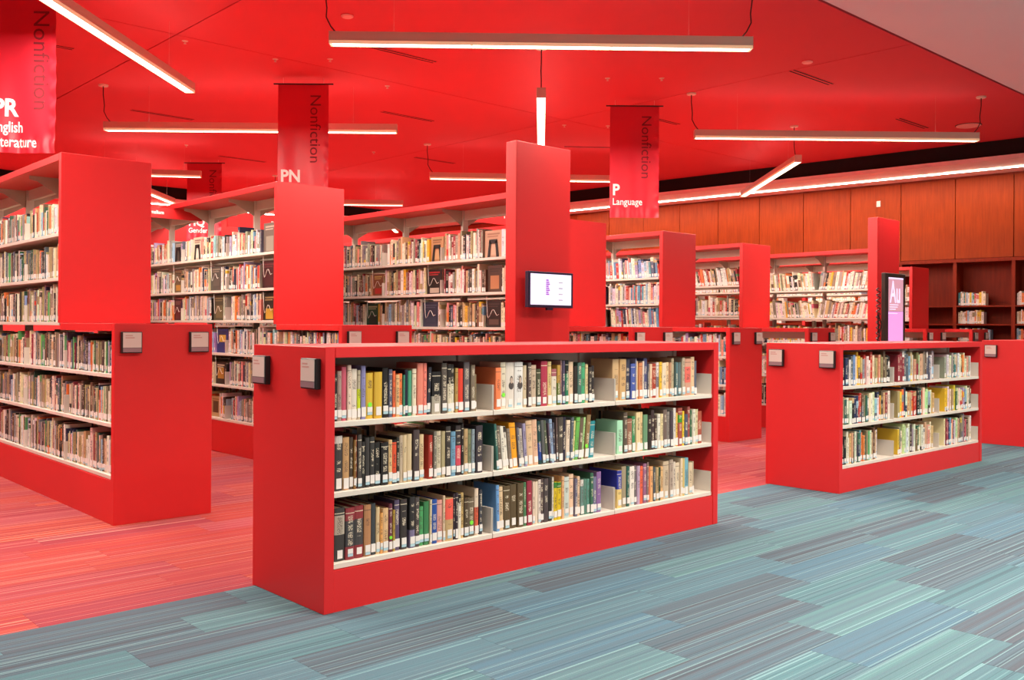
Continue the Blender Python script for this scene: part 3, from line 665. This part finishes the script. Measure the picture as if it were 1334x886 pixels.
# ------------------------------------------------------------------ fins, monitor, display totem
f1 = box('sign_fin', (5.375, 6.03, 5.795, 5.925, 0, 2.812), RED, None, .003); tag(f1, 'tall free-standing red fin behind the white monitor', 'panel', 'red fins at the stack ends')
f2 = box('sign_fin', (11.79, 12.41, 5.795, 5.925, 0, 2.70), RED, None, .003); tag(f2, 'tall free-standing red fin just left of the dark Au display', 'panel', 'red fins at the stack ends')
PURPLE = mat('screen_purple_print', (.2, .05, .3), .5, emit=(.35, .10, .55), es=.8)
SCREEN = mat('lit_white_screen', (.6, .6, .7), .3, emit=(.66, .64, .84), es=.95)
SGREY = mat('screen_grey_print', (.3, .3, .3), .5, emit=(.42, .40, .46), es=.7)
mon = empty('monitor', (5.665, 5.66, 1.56)); tag(mon, 'black wall monitor with a white lit screen on the tall red fin', 'monitor')
MB = mat('monitor_bezel', (.022, .012, .045), .35)
box('bezel', (-.268, .268, 0, .045, -.152, .152), MB, mon, .004)
box('screen', (-.246, .240, -.002, .004, -.128, .132), SCREEN, mon)
box('bracket_arm', (-.05, .05, .045, .1345, -.05, .05), BLACK, mon)
box('stand_foot', (-.04, .03, .01, .03, -.172, -.152), MB, mon)
for k in range(4): box('menu_line', (.085, .135, -.003, .001, .060 - k * .050, .070 - k * .050), SGREY, mon)
for k in range(8): box('menu_mark', (-.066, -.036 + .008 * (k % 3), -.003, .001, .075 - k * .017, .087 - k * .017), PURPLE, mon)

kio = empty('display_totem', (10.82, 5.10, 0)); tag(kio, 'dark free-standing display totem with a pink lit screen lettered Au', 'display')
KB = mat('totem_casing', (.035, .020, .014), .4)
PINK_A = mat('screen_dusty_pink', (.5, .3, .35), .3, emit=(.50, .25, .32), es=.95)
PINK_B = mat('screen_orchid', (.6, .3, .6), .3, emit=(.62, .28, .62), es=.95)
LILAC = mat('screen_lilac_print', (.7, .7, .9), .4, emit=(.72, .62, .86), es=1)
box('casing', (-.245, .27, 0, .05, .05, 1.90), KB, kio, .006)
box('base_plate', (-.30, .30, -.10, .25, 0, .05), KB, kio, .005)
box('screen_top', (-.165, .205, -.003, .01, 1.455, 1.845), PINK_A, kio)
box('screen_bottom', (-.165, .205, -.003, .01, .75, 1.452), PINK_B, kio)
box('screen_band', (-.165, .205, -.0035, .01, 1.832, 1.850), LILAC, kio)
lettering('lettering', 'Au', .37, LILAC, kio, lambda a, b: (-.135 + a * .62, -.004, 1.555 + b), bold=.002)
for k, (a, b) in enumerate(((.0, .22), (.0, .20), (.0, .15))): box('printed_line', (-.14 + a, -.14 + b, -.004, .001, 1.525 - k * .026, 1.535 - k * .026), LILAC, kio)
box('printed_line', (-.165, .06, -.004, .001, 1.425, 1.433), LILAC, kio)
coil = []
for i in range(70):
    an = i * .9; coil.append((-.315 + .022 * math.cos(an), .05 + .022 * math.sin(an), 1.72 - i * .009))
tube('coiled_cable', coil, .006, BLACK, kio, 5)
tube('coiled_cable', [(-.30, .05, 1.2), (-.36, .03, 1.42), (-.33, .0, 1.30), (-.37, .03, 1.10), (-.30, .05, 1.0)], .008, BLACK, kio, 5)

# ------------------------------------------------------------------ built-in wooden bookcase along the right wall
case = empty('wall_bookcase', (*wall_pt(4.96), 0), ANG); tag(case, 'long built-in cherry wood bookcase below the wood wall panels', 'bookcase')
n_c = 7; span = PITCH
ZW = (.10, .42, .73, 1.03, 1.345, 1.67)
for k in range(n_c + 1):
    box('divider', (span * k - .03, span * k + .03, 0.002, .40, 0, 2.44), WOOD_D, case)
for k in range(n_c):
    box('back', (span * k + .03, span * (k + 1) - .03, 0.40, .42, 0, 2.44), WOOD_D, case)
    for z in ZW: box('shelf', (span * k + .031, span * (k + 1) - .031, 0.006, .40, z - .028, z), WOOD_D, case)
box('top_board', (-.03, span * n_c + .03, -.012, .42, 2.44, 2.50), WOOD_D, case)
cw, sw = math.cos(ANG), math.sin(ANG)
cx, cy = wall_pt(4.96)
def Pw(s, t, z): return (cx + cw * s - sw * t, cy + sw * s + cw * t, z)
WPAL = 'wwcccwynojrwclwo'
for k in range(n_c):
    for j, z in enumerate(ZW):
        s = span * k + .045; frac = (.52, .45, .60, .62, .52, .55)[j] if k != 3 else (.5, .5, .5, .35, .0, .12)[j]
        stop = s + (span - .09) * frac
        while s < stop:
            w = random.choice((.02, .026, .032, .04)); h = random.uniform(.20, .25); ch = random.choice(WPAL)
            if s + w > stop: break
            c = lin(PAL[ch]); MASS.book(Pw, s, .06, z + .0005, w - .0006, h, .17, c, lin(PAL[random.choice(DEFPAL)]) if random.random() < .3 else c, .55, .9, 0, True, random.choice(PAPER)); s += w

me = bpy.data.meshes.new('shelved_books'); me.from_pydata(MASS.v, [], MASS.f); me.materials.append(BOOK)
set_attrs(me, MASS.col, MASS.col2, MASS.prm, MASS.uv, MASS.uvm)
mo = bpy.data.objects.new('shelved_books', me); COL.objects.link(mo)
tag(mo, 'all the other rows of books on the farther shelves of the library', 'books', kind='stuff')

# ------------------------------------------------------------------ suspended linear lamps
def linear_lamp(a, b, cords, label, length=3.7, canopy=True):
    """a: one end, b: a point towards the other end; bottom of the lamp at z = 3.7"""
    a = Vector(a); b = Vector(b); t = (b - a).normalized(); b = a + t * length; mid = (a + b) / 2
    r = empty('linear_lamp', (mid.x, mid.y, 3.70), math.atan2(t.y, t.x)); tag(r, label, 'lamp', 'suspended linear lamps under the red ceiling')
    h = length / 2
    box('housing', (-h, h, -.048, .048, .012, .105), HOUSING, r, .003)
    for s in (-1, 1): box('side_rail', (-h, h, s * .048 - .003, s * .048 + .003, -.004, .024), RAIL, r)
    third = (2 * h - .02) / 3
    for k in range(3):
        x0 = -h + .01 + third * k
        box('diffuser', (x0 + .012, x0 + third - .012, -.043, .043, .0, .011), GLOW, r)
    for s in (-1, 1): box('end_cap', (s * h - .004, s * h + .004, -.05, .05, -.004, .106), HOUSING, r)
    inv = Matrix.Rotation(-math.atan2(t.y, t.x), 3, 'Z')
    for px, sgn in cords:
        x = px * h; zc = CZ - 3.70
        tube('cord', [(x - sgn * .10, 0, zc), (x - sgn * .10, 0, zc - .12), (x - sgn * .085, .004, zc - .26), (x - sgn * .09, 0, zc - .34), (x - sgn * .05, 0, zc - .42), (x, 0, .10)], .006, CORD, r, 6)
        lathe('canopy', [(.012, zc - .022), (.058, zc - .020), (.062, zc - .001)], HOUSING, r, (x - sgn * .10, 0, 0), 18)
    for px in (-.7, .7): tube('suspension_wire', [(px * h, 0, .104), (px * h, 0, CZ - 3.70)],   .0005, STEEL, r, 4)
    L = area_light('tube_lamp', (0, 0, -.010), (0, 0, 0), length * .97, .085, TUBE_POWER, parent=r)
    area_light('added_ceiling_fill', (0, 0, .115), (PI, 0, 0), length * .97, .085, CEIL_FILL_POWER, parent=r)  # added fill light aimed at the ceiling, not a source of the lamp itself
    return r
linear_lamp((4.392, 7.139), (7.176, 4.68), ((-.97, 1), (.95, -1)), 'longest-looking level linear lamp at the top of the view, nearest the camera')
linear_lamp((4.286, 12.3), (6.94, 9.895), ((-.96, 1),), 'level linear lamp that passes behind the PN banner')
linear_lamp((9.988, 7.379), (12.845, 4.85), ((-.97, 1), (.97, -1)), 'level linear lamp right of the Language banner, in front of the black ceiling gap')
linear_lamp((4.241, 9.66), (2.226, 7.656), (), 'slanting linear lamp right of the English Literature banner')
linear_lamp((7.046, 7.214), (8.898, 9.105), ((-.97, -1),), 'linear lamp seen end on above the red fin with the monitor')
linear_lamp((9.625, 12.5), (12.012, 10.579), ((-.97, 1),), 'level linear lamp passing behind the red fin with the monitor')
linear_lamp((12.504, 7.369), (15.222, 10.174), ((-.93, -1),), 'slanting linear lamp beside the Language banner, before the wood panels')
linear_lamp((6.815, 15.08), (6.088, 15.58), (), 'level linear lamp right of the tall end of the leftmost stack', 1.8)
linear_lamp((11.396, 15.691), (10.495, 16.435), ((.45, 1),), 'level linear lamp above the canopy of the stack with the monitor fin')
linear_lamp((7.879, 18.755), (7.144, 17.9), (), 'slanting linear lamp under the black gap left of the HQ banner', 2.4)
linear_lamp((1.5, 6.88), (-1.1, 4.28), (), 'slanting linear lamp above the view, over the low end of the leftmost stack', 2.5)
linear_lamp((-1.2, 12.0), (1.4, 9.4), (), 'level linear lamp beyond the left edge, farther back')
linear_lamp((14.581, 20.343), (13.209, 18.81), (), 'farthest slanting linear lamp, seen over the books through the third stack')

# ------------------------------------------------------------------ hanging banners
def cloth_material():
    m = mat('banner_cloth', (.55, .004, .022), .42); n = N(m)
    n.bsdf.inputs['Sheen Weight'].default_value = .3
    co = n.new('TexCoord').outputs['Object']
    n.bump(n.noise(co, 900, 0), .05, .0005)
    return m
CLOTH = cloth_material()
def banner(x, y, ztop, w, h, call, words, label, wav, seed, mg=.035, cs=.92, ws=.86, n0=.08, nx_=0.0):
    az = YAW - PI / 2                 # hung square to the diagonal of the lamps
    r = empty('banner', (x, y, ztop), az); tag(r, label, 'banner', 'red subject banners hung from the ceiling')
    rn = random.Random(seed); ph = [rn.uniform(0, 6.3) for _ in range(5)]
    def fold(a, b):                   # a: 0..w from the left, b: 0..h down
        k = b / h
        yy = wav * k * (math.sin(a / w * 7 + ph[0] + k * 1.6) * .6 + math.sin(a / w * 13 + ph[1] - k * 2.2) * .28 + math.sin(k * 9 + ph[2]) * .2)
        yy += wav * .35 * math.exp(-((k - .96) / .05) ** 2) * math.sin(a / w * 31 + ph[3])
        yy += wav * .3 * math.exp(-((a / w - .97) / .04) ** 2) * math.sin(k * 60 + ph[4])
        return (-w / 2 + a, yy, -b)
    nx, nz = 44, 84
    vs = [fold(w * i / nx, h * j / nz) for j in range(nz + 1) for i in range(nx + 1)]
    vs += [(a, b + .0012, c) for a, b, c in vs]; m_ = (nx + 1) * (nz + 1)
    fs = []
    for j in range(nz):
        for i in range(nx):
            q = j * (nx + 1) + i; fs.append((q, q + nx + 1, q + nx + 2, q + 1)); fs.append((m_ + q, m_ + q + 1, m_ + q + nx + 2, m_ + q + nx + 1))
    mesh_obj('cloth', vs, fs, CLOTH, r, smooth=True)
    tube('rod', [(-w / 2 - .055, 0, .004), (w / 2 + .055, 0, .004)], .009, CORD, r, 8)
    for s in (-1, 1): tube('hanging_wire', [(s * w * .4, 0, .01), (s * w * .4, 0, CZ - ztop)], .0014, STEEL, r, 4)
    lettering('call_letters', call, .205, INK_W, r, lambda a, b: fold(mg + a * cs, h * .795 - b), bold=.006)
    for k, t in enumerate(words): lettering('subject_lettering', t, .128, INK_W, r, lambda a, b, k=k: fold(mg + a * ws, h * .885 + k * .125 - b), bold=.0015)
    lettering('side_lettering', 'Nonfiction', .20, INK_D, r, lambda a, b: fold(w * .80 - .10 + nx_ + b * .95, h * n0 + a * .98))
    return r
banner(2.29, 8.66, 4.20, .66, 1.52, 'PR', ('English', 'Literature'), 'PR English Literature banner cut by the edge of the view', .035, 3, .145, .85, .68, .205, .045)
banner(5.933, 10.246, 4.20, .62, 1.50, 'PN', (), 'PN banner above the tall end panel of the second stack', .022, 5)
banner(9.721, 8.162, 4.20, .655, 1.49, 'P', ('Language',), 'P Language banner in front of the black ceiling gap', .028, 8)
banner(7.58, 16.63, 4.22, .64, 1.45, 'HQ', ('Gender',), 'small distant HQ Gender banner seen over the second stack', .03, 11)

# ------------------------------------------------------------------ ceiling fittings
SLOTS = [((5.05, 13.48), .92, 0, 'black ceiling air slot above the lamp left of the PN banner'), ((7.66, 11.07), .92, 0, 'black ceiling air slot right of the PN banner'), ((5.75, 8.58), .92, 0, 'black ceiling air slot just behind the left half of the nearest level lamp'),
 ((10.18, 13.66), .92, 0, 'black ceiling air slot left of the red monitor fin'), ((11.37, 11.08), .80, -.69, 'lone black line slot in the ceiling between the monitor fin and the Language banner'), ((10.42, 8.67), .92, 0, 'black ceiling air slot partly behind the Language banner'),
 ((13.26, 6.23), .95, 0, 'black ceiling air slot above the lamp at the upper right'), ((7.58, 16.04), .92, 0, 'black ceiling air slot over the HQ banner'), ((9.9, 5.93), .92, 0, 'black ceiling air slot behind the right end of the nearest level lamp'), ((2.55, 10.95), .92, 0, 'black ceiling air slot just right of the English Literature banner')]
for (x, y), L, rz, lb in SLOTS:
    r = empty('air_slot', (x, y, CZ), rz); tag(r, lb, 'air vent', 'air slots in the red ceiling')
    box('frame', (0, L, -.05, .05, -.003, .004), RED_CEIL, r)
    for s in (-1, 1): box('slot', (.004, L - .004, s * .028 - .011, s * .028 + .011, -.0045, .002), DARKGAP, r)
for (x, y), lb in zip(((4.24, 9.8), (5.28, 9.75), (5.73, 9.31), (6.9, 9.85), (8.62, 7.67), (9.09, 7.21), (10.16, 9.9), (10.67, 9.48), (6.73, 15.47), (9.36, 13.76)), (
 'sprinkler head just below the slanting lamp at upper left', 'sprinkler head left of the pair above the PN banner', 'sprinkler head right of the pair above the PN banner', 'sprinkler head between the PN banner and the nearest level lamp', 'sprinkler head left of the pair above the Language banner', 'sprinkler head right of the pair above the Language banner', 'sprinkler head right of the end-on lamp over the monitor fin', 'sprinkler head touching the upper edge of the Language banner on its left', 'sprinkler head above the HQ banner', 'sprinkler head above the canopy of the third stack')):
    r = empty('sprinkler', (x, y, CZ)); tag(r, 'tiny pale ' + lb, 'sprinkler', 'sprinkler heads on the red ceiling')
    lathe('rosette', [(.022, -.008), (.034, 0)], HOUSING, r, n=12); lathe('deflector', [(.004, -.008), (.005, -.026), (.016, -.028), (.016, -.030)], HOUSING, r, n=10)
DISC = red_material('reddish_disc_cover', (.85, .46, .38), .6)
for x, y, rad, lb, nm, ct in ((5.04, 7.88, .06, 'small flat red disc on the ceiling above the nearest level lamp', 'ceiling_detector', 'detector'), (9.70, 5.61, .06, 'small red disc on the ceiling near the white ceiling edge', 'ceiling_detector', 'detector'), (14.45, 5.71, .17, 'large pale round cover hanging off the ceiling at the far right lamp', 'ceiling_speaker', 'speaker')):
    r = empty(nm, (x, y, CZ)); tag(r, lb, ct)
    lathe('cover', [(rad * .8, -.022), (rad, -.014), (rad, -.001)], DISC, r, n=24)
    lathe('rim', [(rad * 1.04, -.006), (rad * 1.08, 0)], RED_CEIL if rad < .1 else DARKGAP, r, n=24)
x, y = wall_pt(7.418, .0); r = empty('wall_sensor', (x, y, 3.60), ANG); tag(r, 'small pale box on the wood panel above the fin by the Au display', 'sensor')
box('body', (-.035, .035, -.025, 0, -.055, .055), CARD, r, .004); box('lens', (-.012, .012, -.027, -.024, -.03, -.005), HOUSING, r)
